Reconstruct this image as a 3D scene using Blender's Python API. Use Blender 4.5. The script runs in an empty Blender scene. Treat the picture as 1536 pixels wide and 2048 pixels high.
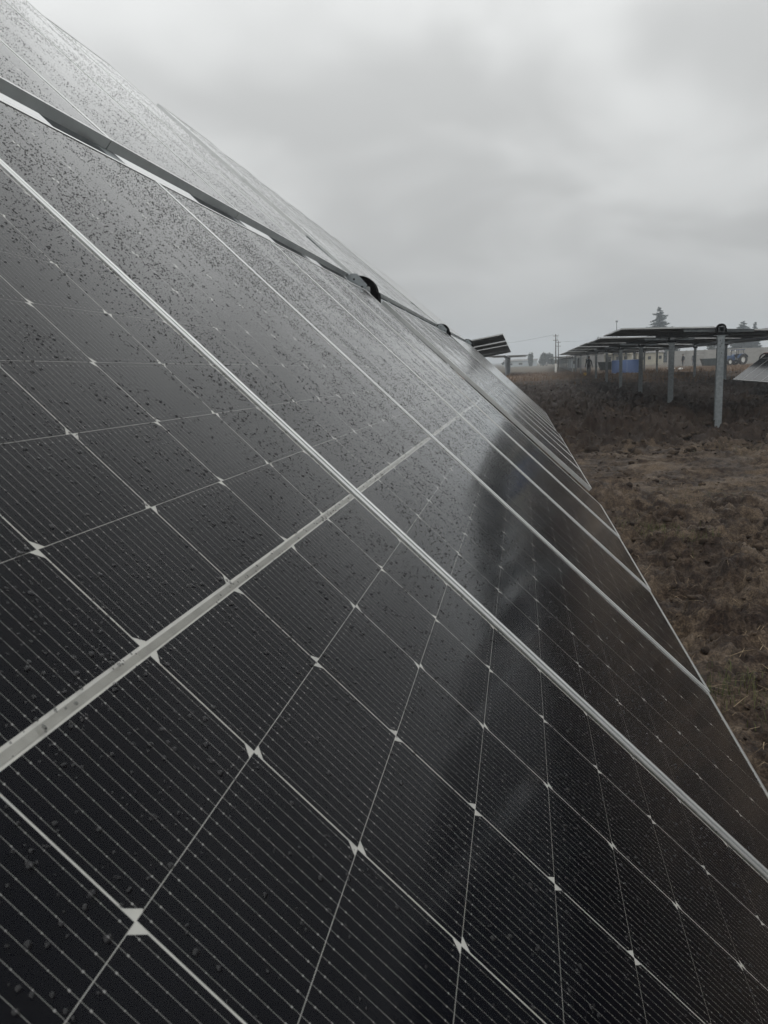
import bpy, bmesh, math, random
import numpy as np
from mathutils import Matrix, Vector, Euler

random.seed(7)
rng = np.random.default_rng(7)
R = math.radians
sc = bpy.context.scene
COL = sc.collection

# ------------------------------------------------------------------ camera
EYE = 1.55
cam_d = bpy.data.cameras.new('camera')
cam = bpy.data.objects.new('camera', cam_d)
COL.objects.link(cam)
CM = ((0.98450711, 0.00863511, 0.17513192),
      (0.17042339, 0.18784693, -0.96730006),
      (-0.04125073, 0.98216036, 0.18346501))
cam.matrix_world = Matrix.Translation((0, 0, EYE)) @ Matrix(CM).to_4x4()
cam_d.sensor_fit = 'VERTICAL'
cam_d.sensor_height = 36.0
cam_d.lens = 36.0 * 1545.0 / 2048.0
cam_d.clip_start = 0.02
cam_d.clip_end = 6000
cam_d.dof.use_dof = True
cam_d.dof.focus_distance = 1.9
cam_d.dof.aperture_fstop = 20.0
sc.camera = cam

# ------------------------------------------------------------------ sky
world = bpy.data.worlds.new('World')
sc.world = world
world.use_nodes = True
SUN_EL, SUN_AZ = R(58), R(150)


def build_world():
    nt = world.node_tree
    n, l = nt.nodes, nt.links
    n.clear()
    out = n.new('ShaderNodeOutputWorld')
    bg = n.new('ShaderNodeBackground')
    bg.inputs['Strength'].default_value = 0.1
    l.new(bg.outputs[0], out.inputs[0])
    sky = n.new('ShaderNodeTexSky')
    sky.sky_type = 'NISHITA'
    sky.sun_disc = False
    sky.sun_elevation = SUN_EL
    sky.sun_rotation = SUN_AZ
    sky.air_density = 1.0
    sky.dust_density = 4.0
    geo = n.new('ShaderNodeTexCoord')
    sep = n.new('ShaderNodeSeparateXYZ')
    l.new(geo.outputs['Generated'], sep.inputs[0])

    def math_(op, a, b=None, clamp=False):
        m = n.new('ShaderNodeMath')
        m.operation = op
        m.use_clamp = clamp
        for i, v in enumerate((a, b)):
            if v is None:
                continue
            if isinstance(v, (int, float)):
                m.inputs[i].default_value = v
            else:
                l.new(v, m.inputs[i])
        return m.outputs[0]
    z = math_('MAXIMUM', sep.outputs['Z'], 0.0)
    # overcast deck: brighter towards the zenith
    lum = math_('ADD', math_('MULTIPLY', z, 10.2), 4.6)
    # cloud deck seen in perspective
    den = math_('ADD', z, 0.38)
    u = math_('DIVIDE', sep.outputs['X'], den)
    v = math_('DIVIDE', sep.outputs['Y'], den)
    comb = n.new('ShaderNodeCombineXYZ')
    l.new(u, comb.inputs[0])
    l.new(v, comb.inputs[1])
    comb.inputs[2].default_value = 8.8
    noi = n.new('ShaderNodeTexNoise')
    noi.inputs['Scale'].default_value = 2.3
    noi.inputs['Detail'].default_value = 3.0
    noi.inputs['Roughness'].default_value = 0.45
    noi.inputs['Distortion'].default_value = 0.35
    l.new(comb.outputs[0], noi.inputs['Vector'])
    ramp = n.new('ShaderNodeMapRange')
    ramp.interpolation_type = 'SMOOTHSTEP'
    ramp.inputs['From Min'].default_value = 0.34
    ramp.inputs['From Max'].default_value = 0.62
    ramp.inputs['To Min'].default_value = 0.80
    ramp.inputs['To Max'].default_value = 1.07
    l.new(noi.outputs['Fac'], ramp.inputs['Value'])
    # cloud structure dissolves into mist towards the horizon
    near = math_('MULTIPLY', z, 5.5, True)
    dev = math_('MULTIPLY', math_('SUBTRACT', ramp.outputs[0], 0.955), near)
    lum2 = math_('MULTIPLY', lum, math_('ADD', dev, 0.955))
    tint = n.new('ShaderNodeMixRGB')
    tint.blend_type = 'MULTIPLY'
    tint.inputs['Fac'].default_value = 1.0
    tint.inputs['Color1'].default_value = (0.985, 1.0, 0.995, 1)
    l.new(lum2, tint.inputs['Color2'])
    hs = n.new('ShaderNodeHueSaturation')
    hs.inputs['Saturation'].default_value = 0.25
    hs.inputs['Value'].default_value = 0.8
    l.new(sky.outputs[0], hs.inputs['Color'])
    mix = n.new('ShaderNodeMixRGB')
    mix.inputs['Fac'].default_value = 0.05
    l.new(tint.outputs[0], mix.inputs['Color1'])
    l.new(hs.outputs[0], mix.inputs['Color2'])
    l.new(mix.outputs[0], bg.inputs['Color'])


build_world()
sun_d = bpy.data.lights.new('sun', 'SUN')
sun_d.energy = 0.5
sun_d.angle = R(80)
sun_d.color = (1.0, 0.97, 0.93)
sun = bpy.data.objects.new('sun', sun_d)
COL.objects.link(sun)
_sd = Vector((math.sin(SUN_AZ) * math.cos(SUN_EL), math.cos(SUN_AZ) * math.cos(SUN_EL), math.sin(SUN_EL)))
sun.rotation_euler = (-_sd).to_track_quat('-Z', 'Y').to_euler()

sc.view_settings.view_transform = 'Standard'
sc.view_settings.look = 'None'
sc.view_settings.exposure = 0.0
sc.view_settings.gamma = 1.0
sc.view_settings.use_curve_mapping = False
sc.cycles.max_bounces = 8
sc.cycles.transparent_max_bounces = 16
sc.cycles.volume_bounces = 1
sc.cycles.use_denoising = True
sc.cycles.sample_clamp_indirect = 4.0

# ------------------------------------------------------------------ materials


def mat(name, color=(0.5, 0.5, 0.5), rough=0.6, metal=0.0, spec=0.5):
    m = bpy.data.materials.new(name)
    m.use_nodes = True
    b = m.node_tree.nodes['Principled BSDF']
    b.inputs['Base Color'].default_value = (*color, 1)
    b.inputs['Roughness'].default_value = rough
    b.inputs['Metallic'].default_value = metal
    b.inputs['Specular IOR Level'].default_value = spec
    return m


class NT:
    """small helper to wire shader nodes"""

    def __init__(self, m):
        self.m = m
        self.n, self.l = m.node_tree.nodes, m.node_tree.links
        self.b = self.n.get('Principled BSDF')

    def new(self, t, **k):
        x = self.n.new(t)
        for a, v in k.items():
            setattr(x, a, v)
        return x

    def math(self, op, *a, clamp=False):
        m = self.new('ShaderNodeMath', operation=op, use_clamp=clamp)
        for i, v in enumerate(a):
            if isinstance(v, (int, float)):
                m.inputs[i].default_value = v
            else:
                self.l.new(v, m.inputs[i])
        return m.outputs[0]

    def noise(self, scale, detail=3, rough=0.5, vec=None, dist=0.0):
        x = self.new('ShaderNodeTexNoise')
        x.inputs['Scale'].default_value = scale
        x.inputs['Detail'].default_value = detail
        x.inputs['Roughness'].default_value = rough
        x.inputs['Distortion'].default_value = dist
        if vec is not None:
            self.l.new(vec, x.inputs['Vector'])
        return x.outputs['Fac']

    def range(self, v, a, b, c=0.0, d=1.0):
        x = self.new('ShaderNodeMapRange', interpolation_type='SMOOTHSTEP')
        for k, q in zip(('From Min', 'From Max', 'To Min', 'To Max'), (a, b, c, d)):
            x.inputs[k].default_value = q
        self.l.new(v, x.inputs['Value'])
        return x.outputs[0]

    def mix(self, f, a, b):
        x = self.new('ShaderNodeMixRGB')
        for i, v in zip((0, 1, 2), (f, a, b)):
            if isinstance(v, (int, float)):
                x.inputs[i].default_value = v
            elif isinstance(v, tuple):
                x.inputs[i].default_value = (*v, 1)
            else:
                self.l.new(v, x.inputs[i])
        return x.outputs[0]

    def bump(self, h, strength=0.3, dist=0.01):
        x = self.new('ShaderNodeBump')
        x.inputs['Strength'].default_value = strength
        x.inputs['Distance'].default_value = dist
        self.l.new(h, x.inputs['Height'])
        self.l.new(x.outputs[0], self.b.inputs['Normal'])


def worn(name, c1, c2, scale, rough=0.5, metal=0.0, bump=0.1, detail=4):
    m = mat(name, c1, rough, metal)
    t = NT(m)
    co = t.new('ShaderNodeTexCoord').outputs['Object']
    f = t.range(t.noise(scale, detail, 0.6, co), 0.35, 0.65)
    t.l.new(t.mix(f, c1, c2), t.b.inputs['Base Color'])
    if bump:
        t.bump(t.noise(scale * 6, 3, 0.6, co), bump, 0.004)
    return m


M = {}
M['alu'] = worn('anodised_aluminium', (0.69, 0.70, 0.695), (0.61, 0.62, 0.615), 9, 0.34, 0.82, 0.03)
M['alu_far'] = worn('weathered_frame', (0.50, 0.51, 0.505), (0.43, 0.44, 0.435), 4, 0.45, 0.3, 0.0)
M['galv'] = worn('galvanised_steel', (0.26, 0.285, 0.295), (0.19, 0.21, 0.22), 14, 0.5, 0.45, 0.06)
M['dull_steel'] = worn('dull_steel', (0.16, 0.17, 0.175), (0.12, 0.125, 0.13), 8, 0.55, 0.3, 0.06)
M['black_plastic'] = mat('black_polymer', (0.004, 0.004, 0.004), 0.95, 0, 0.1)
M['black_cable'] = worn('black_cable', (0.006, 0.006, 0.006), (0.009, 0.009, 0.009), 20, 0.7, 0.0, 0.05)
M['back_white'] = worn('white_backsheet', (0.62, 0.61, 0.57), (0.56, 0.55, 0.52), 30, 0.6, 0, 0.0)
M['back_dark'] = mat('dark_rear_glass', (0.006, 0.006, 0.007), 0.6, 0, 0.15)
M['ribbon'] = worn('tinned_ribbon', (0.40, 0.39, 0.36), (0.33, 0.325, 0.30), 26, 0.4, 0.5, 0.1)

CW, CHT = 0.1822, 0.1056         # half cell, width (along the row) and height
PW, PH = 0.1840, 0.1061          # cell pitches
MB = 0.0054                      # half width of the middle bar
MODW, MODL = 1.134, 2.362
PITCH = 1.139


def cell_mat():
    m = mat('monocrystalline_cell', (0.007, 0.008, 0.012), 0.5, 0, 0.0)
    t = NT(m)
    uv = t.new('ShaderNodeUVMap').outputs[0]
    s = t.new('ShaderNodeSeparateXYZ')
    t.l.new(uv, s.inputs[0])
    p = CW / 16
    du = t.math('MULTIPLY', t.math('ABSOLUTE', t.math('SUBTRACT', t.math('FRACT', t.math('DIVIDE', s.outputs[0], p)), 0.5)), p)
    line = t.math('LESS_THAN', du, 0.00012)
    q = CHT / 8
    dv = t.math('MULTIPLY', t.math('ABSOLUTE', t.math('SUBTRACT', t.math('FRACT', t.math('DIVIDE', s.outputs[1], q)), 0.5)), q)
    dot = t.math('MULTIPLY', t.math('LESS_THAN', du, 0.00038), t.math('LESS_THAN', dv, 0.00038))
    # pads are larger at the two ends of a cell
    ev = t.math('SUBTRACT', 0.5 * CHT, t.math('ABSOLUTE', t.math('SUBTRACT', s.outputs[1], 0.5 * CHT)))
    ed = t.math('ABSOLUTE', t.math('SUBTRACT', ev, q * 0.5))
    pad = t.math('MULTIPLY', t.math('LESS_THAN', du, 0.0006), t.math('LESS_THAN', ed, 0.0006))
    f = t.math('MAXIMUM', t.math('MAXIMUM', line, dot), pad)
    # fine collector fingers and small cell-to-cell differences only tint the silicon
    oi = t.new('ShaderNodeObjectInfo').outputs['Random']
    fin = t.math('LESS_THAN', t.math('FRACT', t.math('DIVIDE', s.outputs[1], 0.0013)), 0.10)
    base = t.mix(t.math('MULTIPLY', fin, 0.35), (0.0026, 0.0031, 0.0056), (0.03, 0.03, 0.032))
    base = t.mix(t.math('MULTIPLY', oi, 0.5), base, (0.0062, 0.0060, 0.0085))
    t.l.new(t.mix(f, base, (0.42, 0.41, 0.395)), t.b.inputs['Base Color'])
    return m


M['cell'] = cell_mat()


def glass_mat(name, rough, ior=1.45, texture=True):
    m = bpy.data.materials.new(name)
    m.use_nodes = True
    t = NT(m)
    t.n.remove(t.b)
    out = t.n['Material Output']
    tr = t.new('ShaderNodeBsdfTransparent')
    tr.inputs[0].default_value = (0.95, 0.955, 0.955, 1)
    gl = t.new('ShaderNodeBsdfGlossy')
    gl.inputs['Color'].default_value = (1, 1, 1, 1)
    gl.inputs['Roughness'].default_value = rough
    fr = t.new('ShaderNodeFresnel')
    fr.inputs['IOR'].default_value = ior
    mx = t.new('ShaderNodeMixShader')
    if texture:      # the anti-reflective coating works best when seen face on
        t.l.new(t.math('MULTIPLY', t.math('POWER', fr.outputs[0], 1.25), 1.38, clamp=True), mx.inputs[0])
        t.l.new(tr.outputs[0], mx.inputs[1])
    else:            # dark colour mixed in so drops stay dark and distinct after denoising
        t.l.new(fr.outputs[0], mx.inputs[0])
        df = t.new('ShaderNodeBsdfDiffuse')
        df.inputs['Color'].default_value = (0.005, 0.005, 0.006, 1)
        m2 = t.new('ShaderNodeMixShader')
        m2.inputs[0].default_value = 0.5
        t.l.new(tr.outputs[0], m2.inputs[1])
        t.l.new(df.outputs[0], m2.inputs[2])
        t.l.new(m2.outputs[0], mx.inputs[1])
    t.l.new(gl.outputs[0], mx.inputs[2])
    t.l.new(mx.outputs[0], out.inputs['Surface'])
    if texture:
        co = t.new('ShaderNodeTexCoord').outputs['Object']
        f = t.noise(5.0, 4, 0.6, co)
        t.l.new(t.range(f, 0.3, 0.7, rough * 0.85, rough * 1.2), gl.inputs['Roughness'])
        bp = t.new('ShaderNodeBump')
        bp.inputs['Strength'].default_value = 0.04
        bp.inputs['Distance'].default_value = 0.002
        t.l.new(t.noise(2.2, 2, 0.5, co), bp.inputs['Height'])
        t.l.new(bp.outputs[0], gl.inputs['Normal'])
    return m


M['glass'] = glass_mat('wet_solar_glass', 0.105, 1.27)
M['water'] = glass_mat('water_drop', 0.02, 1.33, False)


def far_panel_mat(name, cell, line):
    m = mat(name, cell, 0.12, 0, 0.15)
    t = NT(m)
    uv = t.new('ShaderNodeUVMap').outputs[0]
    s = t.new('ShaderNodeSeparateXYZ')
    t.l.new(uv, s.inputs[0])
    du = t.math('ABSOLUTE', t.math('SUBTRACT', t.math('FRACT', t.math('DIVIDE', s.outputs[0], PW)), 0.5))
    dv = t.math('ABSOLUTE', t.math('SUBTRACT', t.math('FRACT', t.math('DIVIDE', s.outputs[1], PH)), 0.5))
    mid = t.math('LESS_THAN', t.math('ABSOLUTE', t.math('SUBTRACT', s.outputs[1], MODL / 2)), 0.008)
    f = t.math('MAXIMUM', t.math('MAXIMUM', t.math('GREATER_THAN', du, 0.494), t.math('GREATER_THAN', dv, 0.493)), mid)
    t.l.new(t.mix(f, cell, line), t.b.inputs['Base Color'])
    return m


M['far_panel'] = far_panel_mat('panel_face', (0.008, 0.009, 0.013), (0.4, 0.4, 0.38))
M['blue_panel'] = far_panel_mat('blue_panel_face', (0.11, 0.17, 0.34), (0.44, 0.5, 0.56))

# ------------------------------------------------------------------ mesh helpers


def link(name, me, parent=None, m=None, loc=None):
    o = bpy.data.objects.new(name, me)
    COL.objects.link(o)
    if parent is not None:
        o.parent = parent
    if m is not None:
        o.matrix_basis = m
    elif loc is not None:
        o.location = loc
    return o


def tag(o, label=None, cat=None, group=None, kind=None):
    for k, v in (('label', label), ('category', cat), ('group', group), ('kind', kind)):
        if v:
            o[k] = v
    return o


def empty(name, loc=(0, 0, 0), rz=0.0):
    o = bpy.data.objects.new(name, None)
    COL.objects.link(o)
    o.empty_display_size = 0.2
    o.location = loc
    o.rotation_euler = (0, 0, rz)
    return o


class MB_:
    """collects polygons of several materials into one mesh"""

    def __init__(self):
        self.v, self.f, self.mi = [], [], []

    def face(self, pts, mi=0):
        i = len(self.v)
        self.v += [tuple(p) for p in pts]
        self.f.append(tuple(range(i, i + len(pts))))
        self.mi.append(mi)

    def mesh_(self, verts, faces, mi=0):
        i = len(self.v)
        self.v += [tuple(p) for p in verts]
        for f in faces:
            self.f.append(tuple(i + k for k in f))
            self.mi.append(mi)

    def box(self, x0, x1, y0, y1, z0, z1, mi=0, m=None):
        c = [(x0, y0, z0), (x1, y0, z0), (x1, y1, z0), (x0, y1, z0), (x0, y0, z1), (x1, y0, z1), (x1, y1, z1), (x0, y1, z1)]
        if m is not None:
            c = [m @ Vector(p) for p in c]
        self.mesh_(c, [(3, 2, 1, 0), (4, 5, 6, 7), (0, 1, 5, 4), (1, 2, 6, 5), (2, 3, 7, 6), (3, 0, 4, 7)], mi)

    def tube(self, p0, p1, r0, r1=None, n=8, mi=0, cap=True):
        r1 = r0 if r1 is None else r1
        p0, p1 = Vector(p0), Vector(p1)
        d = (p1 - p0).normalized()
        a = d.orthogonal().normalized()
        b = d.cross(a)
        vs = []
        for p, r in ((p0, r0), (p1, r1)):
            for k in range(n):
                th = 2 * math.pi * k / n
                vs.append(p + a * (math.cos(th) * r) + b * (math.sin(th) * r))
        fs = [(k, (k + 1) % n, n + (k + 1) % n, n + k) for k in range(n)]
        if cap:
            fs += [tuple(range(n - 1, -1, -1)), tuple(range(n, 2 * n))]
        self.mesh_(vs, fs, mi)

    def prism(self, prof, y0, y1, mi=0, m=None):
        """profile in x,z extruded along y (profile counter-clockwise seen from -y)"""
        n = len(prof)
        vs = [Vector((x, y0, z)) for x, z in prof] + [Vector((x, y1, z)) for x, z in prof]
        if m is not None:
            vs = [m @ v for v in vs]
        fs = [tuple(range(n)), tuple(range(2 * n - 1, n - 1, -1))]
        fs += [((k + 1) % n, k, n + k, n + (k + 1) % n) for k in range(n)]
        self.mesh_(vs, fs, mi)

    def me(self, name, mats, smooth=False, fix=False):
        me = bpy.data.meshes.new(name)
        me.from_pydata(self.v, [], self.f)
        for x in (mats if isinstance(mats, (list, tuple)) else [mats]):
            me.materials.append(x)
        me.polygons.foreach_set('material_index', self.mi)
        if smooth:
            me.polygons.foreach_set('use_smooth', [True] * len(self.f))
        if fix:
            bm = bmesh.new()
            bm.from_mesh(me)
            bmesh.ops.recalc_face_normals(bm, faces=bm.faces)
            bm.to_mesh(me)
            bm.free()
        me.update()
        return me


def np_mesh(name, V, F, mats, mi=None, smooth=False):
    me = bpy.data.meshes.new(name)
    V = np.asarray(V, np.float32)
    F = np.asarray(F, np.int32)
    k = F.shape[1]
    me.vertices.add(len(V))
    me.vertices.foreach_set('co', V.ravel())
    me.loops.add(F.size)
    me.loops.foreach_set('vertex_index', F.ravel())
    me.polygons.add(len(F))
    me.polygons.foreach_set('loop_start', np.arange(len(F), dtype=np.int32) * k)
    me.polygons.foreach_set('loop_total', np.full(len(F), k, np.int32))
    for x in (mats if isinstance(mats, (list, tuple)) else [mats]):
        me.materials.append(x)
    if mi is not None:
        me.polygons.foreach_set('material_index', np.asarray(mi, np.int32))
    if smooth:
        me.polygons.foreach_set('use_smooth', np.ones(len(F), bool))
    me.update()
    me.validate()
    return me


# value noise ----------------------------------------------------------
_tab = np.random.default_rng(3).random((256, 256)).astype(np.float64)


def vnoise(x, y):
    xi, yi = np.floor(x).astype(int), np.floor(y).astype(int)
    fx, fy = x - xi, y - yi
    fx = fx * fx * fx * (fx * (fx * 6 - 15) + 10)
    fy = fy * fy * fy * (fy * (fy * 6 - 15) + 10)
    a = _tab[xi & 255, yi & 255]
    b = _tab[(xi + 1) & 255, yi & 255]
    c = _tab[xi & 255, (yi + 1) & 255]
    d = _tab[(xi + 1) & 255, (yi + 1) & 255]
    return (a * (1 - fx) + b * fx) * (1 - fy) + (c * (1 - fx) + d * fx) * fy - 0.5


def fbm(x, y, oct=4, gain=0.5):
    s, a = 0.0, 1.0
    for k in range(oct):
        ca, sa = math.cos(k * 0.9), math.sin(k * 0.9)
        s = s + a * vnoise((x * ca - y * sa) + 17.3 * k, (x * sa + y * ca) + 9.1 * k)
        x, y, a = x * 2.03, y * 2.03, a * gain
    return s


def sstep(x, a, b):
    t = np.clip((x - a) / (b - a), 0, 1)
    return t * t * (3 - 2 * t)


def lumps(x, y, s, seed):
    """irregular rounded lumps with creases between them"""
    wx = x * s + 0.9 * vnoise(x * s * 1.7 + seed, y * s * 1.7)
    wy = y * s + 0.9 * vnoise(x * s * 1.7, y * s * 1.7 + seed + 50)
    xi, yi = np.floor(wx).astype(int), np.floor(wy).astype(int)
    best = np.full(np.shape(x), -9.0)
    for a in (-1, 0, 1):
        for b in (-1, 0, 1):
            cx, cy = xi + a, yi + b
            jx = _tab[(cx + seed) & 255, (cy * 3 + 7) & 255]
            jy = _tab[(cx * 5 + 3) & 255, (cy + seed) & 255]
            jh = _tab[(cx * 2 + seed) & 255, (cy * 2 + 11) & 255]
            d2 = (wx - cx - jx) ** 2 + (wy - cy - jy) ** 2
            best = np.maximum(best, 1.25 * jh - 1.15 * d2)
    return np.clip(best, -0.35, 1.3)


# ------------------------------------------------------------------ ground
def gauss(x, y, cx, cy, sx, sy, rot=0.0):
    c, s = math.cos(rot), math.sin(rot)
    dx, dy = x - cx, y - cy
    a, b = dx * c + dy * s, -dx * s + dy * c
    return np.exp(-0.5 * ((a / sx) ** 2 + (b / sy) ** 2))


BIAS_CALM, BIAS_CHURN = 0.03, 0.10


def ground_z(x, y):
    x, y = np.asarray(x, float), np.asarray(y, float)
    r = np.hypot(x, y)
    rough = 1.0 - 0.8 * sstep(r, 55, 120)
    z = 0.06 * fbm(x * 0.25, y * 0.25, 3) * rough
    ch = sstep(y + 1.2 * vnoise(x * 0.6, y * 0.1), 12.0, 14.5) * (1 - sstep(y, 40, 58))
    calm = 0.55 + 0.9 * sstep(fbm(x * 0.55 + 3, y * 0.55, 2), -0.15, 0.3)     # trodden and broken patches
    amp = (0.05 * calm + 0.15 * ch) * rough
    z = z + amp * fbm(x * 1.2 + 5, y * 1.2, 4, 0.55)
    b1 = np.abs(fbm(x * 2.6, y * 2.6 + 4, 3, 0.5))
    b2 = np.abs(fbm(x * 7.5 + 2, y * 7.5, 3, 0.55))
    b3 = np.abs(fbm(x * 21, y * 21 + 7, 2, 0.5))
    z = z + (0.09 * calm + 0.24 * ch) * rough * (b1 - 0.2)
    z = z + (0.07 * calm + 0.10 * ch) * rough * (b2 - 0.2)
    z = z + 0.028 * calm * rough * (b3 - 0.2)
    z = z + (0.050 * calm + 0.11 * ch) * rough * lumps(x, y, 3.6, 3)
    z = z + (0.030 * calm + 0.045 * ch) * rough * lumps(x, y, 9.0, 21)
    z = z + 0.012 * calm * rough * lumps(x, y, 22.0, 9)
    z = z - BIAS_CALM * calm * rough - BIAS_CHURN * ch * rough
    # spoil heaps and ruts
    z = z + 0.26 * gauss(x, y, 3.4, 20.6, 1.1, 1.2) * (1 + 0.7 * fbm(x * 2, y * 2, 3))
    z = z + 0.30 * gauss(x, y, 2.1, 18.2, 0.9, 1.0)
    z = z + 0.40 * gauss(x, y, 6.7, 19.4, 1.0, 1.8)
    z = z - 0.42 * gauss(x, y, 4.4, 15.4, 1.7, 0.6, -0.1)
    z = z - 0.24 * gauss(x, y, 4.40, 18.3, 0.5, 0.9) - 0.20 * gauss(x, y, 4.85, 33.0, 0.7, 1.2)
    z = z + 0.26 * gauss(x, y, 8.8, 68.0, 3.0, 3.0)
    z = z + 0.24 * gauss(x, y, 15.0, 62.0, 5.0, 1.8)
    # tyre tracks with lug prints
    for cx, y0, y1, sl in ((1.84, 5.5, 11.0, 0.05), (3.0, 6.0, 12.0, 0.05)):
        xc = cx + sl * (y - y0)
        m = np.exp(-((x - xc) / 0.2) ** 4) * sstep(y, y0, y0 + 1) * (1 - sstep(y, y1 - 1.5, y1))
        z = z - m * (0.035 - 0.034 * np.sin((y + 0.5 * (x - xc)) * 2 * math.pi / 0.21)) * np.clip(0.5 + 1.6 * vnoise(x * 1.1, y * 0.9), 0, 1.3)
    return z


def gz(x, y):
    return float(ground_z(np.array([x]), np.array([y]))[0])


def build_ground():
    az = np.concatenate([np.linspace(-180, -8, 60, endpoint=False), np.linspace(-8, -3, 20, endpoint=False),
                         np.linspace(-3, 22, 400, endpoint=False), np.linspace(22, 32, 40, endpoint=False), np.linspace(32, 180, 50, endpoint=False)])
    az = np.radians(az)
    rr = np.concatenate([[0.25, 0.6], np.geomspace(1.0, 2.25, 40, endpoint=False), np.geomspace(2.25, 26, 560, endpoint=False), np.geomspace(26, 130, 200), np.geomspace(136, 3500, 40)])
    A, Rr = np.meshgrid(az, rr)
    X, Y = Rr * np.sin(A), Rr * np.cos(A)
    Z = ground_z(X, Y)
    V = np.stack([X, Y, Z], -1).reshape(-1, 3)
    na, nr = len(az), len(rr)
    i = np.arange(nr - 1)[:, None] * na
    j = np.arange(na)[None, :]
    j2 = (j + 1) % na
    F = np.stack([i + j, i + na + j, i + na + j2, i + j2], -1).reshape(-1, 4)[:, ::-1]
    m = mat('churned_earth', (0.04, 0.03, 0.022), 0.9, 0, 0.13)
    t = NT(m)
    co = t.new('ShaderNodeTexCoord').outputs['Object']
    s = t.new('ShaderNodeSeparateXYZ')
    t.l.new(co, s.inputs[0])
    yy = s.outputs[1]
    n1 = t.range(t.noise(1.3, 6, 0.68, co), 0.44, 0.61)
    n2 = t.range(t.noise(9.0, 6, 0.72, co), 0.42, 0.60)
    n3 = t.range(t.noise(75, 6, 0.78, co), 0.42, 0.58)
    dark = t.mix(n3, (0.0085, 0.0054, 0.0041), (0.026, 0.0168, 0.0122))
    pale = t.mix(n3, (0.050, 0.0365, 0.026), (0.135, 0.101, 0.071))
    # ground that dried beside the tilted row is paler than the freshly churned strip
    ywob = t.math('ADD', yy, t.math('MULTIPLY', t.noise(0.7, 3, 0.5, co), 4.0))
    fresh = t.math('MAXIMUM', t.range(ywob, 14.5, 17.5), t.range(t.math('ADD', s.outputs[0], t.math('MULTIPLY', t.noise(0.9, 3, 0.5, co), 1.5)), 4.3, 5.6))
    f = t.math('MULTIPLY', t.math('MULTIPLY', t.math('ADD', t.math('MULTIPLY', n1, 0.75), t.math('MULTIPLY', n2, 0.5)), 0.85),
               t.math('SUBTRACT', 1.0, t.math('MULTIPLY', fresh, 0.8)), clamp=True)
    c = t.mix(f, dark, pale)
    # dead grass takes over further out, then open field
    g1 = t.math('MULTIPLY', t.range(ywob, 52, 82), t.range(t.noise(0.35, 4, 0.6, co), 0.30, 0.55))
    c = t.mix(g1, c, t.mix(n2, (0.075, 0.044, 0.024), (0.125, 0.080, 0.047)))
    g2 = t.range(ywob, 95, 150)
    c = t.mix(g2, c, t.mix(n1, (0.085, 0.072, 0.052), (0.11, 0.095, 0.072)))
    t.l.new(c, t.b.inputs['Base Color'])
    t.l.new(t.range(t.noise(1.9, 4, 0.6, co), 0.38, 0.62, 0.60, 0.95), t.b.inputs['Roughness'])
    h = t.math('ADD', t.math('MULTIPLY', t.noise(70, 4, 0.65, co), 0.5), t.noise(19, 4, 0.6, co))
    t.bump(h, 0.5, 0.02)
    o = link('ground', np_mesh('ground', V, F, m, smooth=True))
    tag(o, kind='structure')


build_ground()

# ------------------------------------------------------------------ solar module meshes


def frame_mesh():
    b = MB_()
    x0, x1 = -MODW / 2, MODW / 2
    y0, y1 = -MODL / 2, MODL / 2
    zt, zb = 0.0048, -0.0285
    L, Rr, T = 0.007, 0.014, 0.011      # lip widths
    o = [(x0, y0), (x1, y0), (x1, y1), (x0, y1)]
    i = [(x0 + L, y0 + T), (x1 - Rr, y0 + T), (x1 - Rr, y1 - T), (x0 + L, y1 - T)]
    c = 0.0008
    for k in range(4):
        q = (k + 1) % 4
        ox0, ox1 = o[k], o[q]
        b.face([(*o[k], zb), (*o[q], zb), (*o[q], zt - c), (*o[k], zt - c)])       # outer wall
        oi = [((p[0] - math.copysign(c, p[0])), (p[1] - math.copysign(c, p[1]))) for p in (o[k], o[q])]
        b.face([(*o[k], zt - c), (*o[q], zt - c), (*oi[1], zt), (*oi[0], zt)])     # small chamfer
        b.face([(*oi[0], zt), (*oi[1], zt), (*i[q], zt), (*i[k], zt)])             # lip
        b.face([(*i[k], zt), (*i[q], zt), (*i[q], 0.0028), (*i[k], 0.0028)])       # inner step
        w = 0.028
        wi = [((p[0] - math.copysign(w, p[0])), (p[1] - math.copysign(w, p[1]))) for p in (o[k], o[q])]
        b.face([(*o[q], zb), (*o[k], zb), (*wi[0], zb), (*wi[1], zb)])             # lower flange
    return b.me('panel_frame', M['alu'])


X0C = -MODW / 2 + 0.013      # first cell edge


def cell_poly(cham_low):
    c = 0.0088
    w, h = CW, CHT
    if cham_low:
        return [(c, 0), (w - c, 0), (w, c), (w, h), (0, h), (0, c)]
    return [(0, 0), (w, 0), (w, h - c), (w - c, h), (c, h), (0, h - c)]


def cell_mesh(cham_low):
    p = cell_poly(cham_low)
    me = bpy.data.meshes.new('cell')
    zt, zb = 0.0, -0.00015
    n = len(p)
    vs = [(x, y, zt) for x, y in p] + [(x, y, zb) for x, y in p]
    fs = [tuple(range(n))] + [((k + 1) % n, k, n + k, n + (k + 1) % n) for k in range(n)]
    me.from_pydata(vs, [], fs)
    uv = me.uv_layers.new(name='UVMap')
    for lp in me.loops:
        x, y, _ = vs[lp.vertex_index]
        uv.data[lp.index].uv = (x, y)
    me.materials.append(M['cell'])
    return me


def cell_places():
    """(x, y, chamfer on the low side) of the 132 half cells"""
    out = []
    for c in range(6):
        a = (c % 2 == 1)            # columns alternate
        for r in range(11):
            out.append((X0C + c * PW, -(MB + r * PH) - CHT, a))
            out.append((X0C + c * PW, MB + r * PH, not a))
    return out


CELL_MESH = {True: cell_mesh(True), False: cell_mesh(False)}


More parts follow.
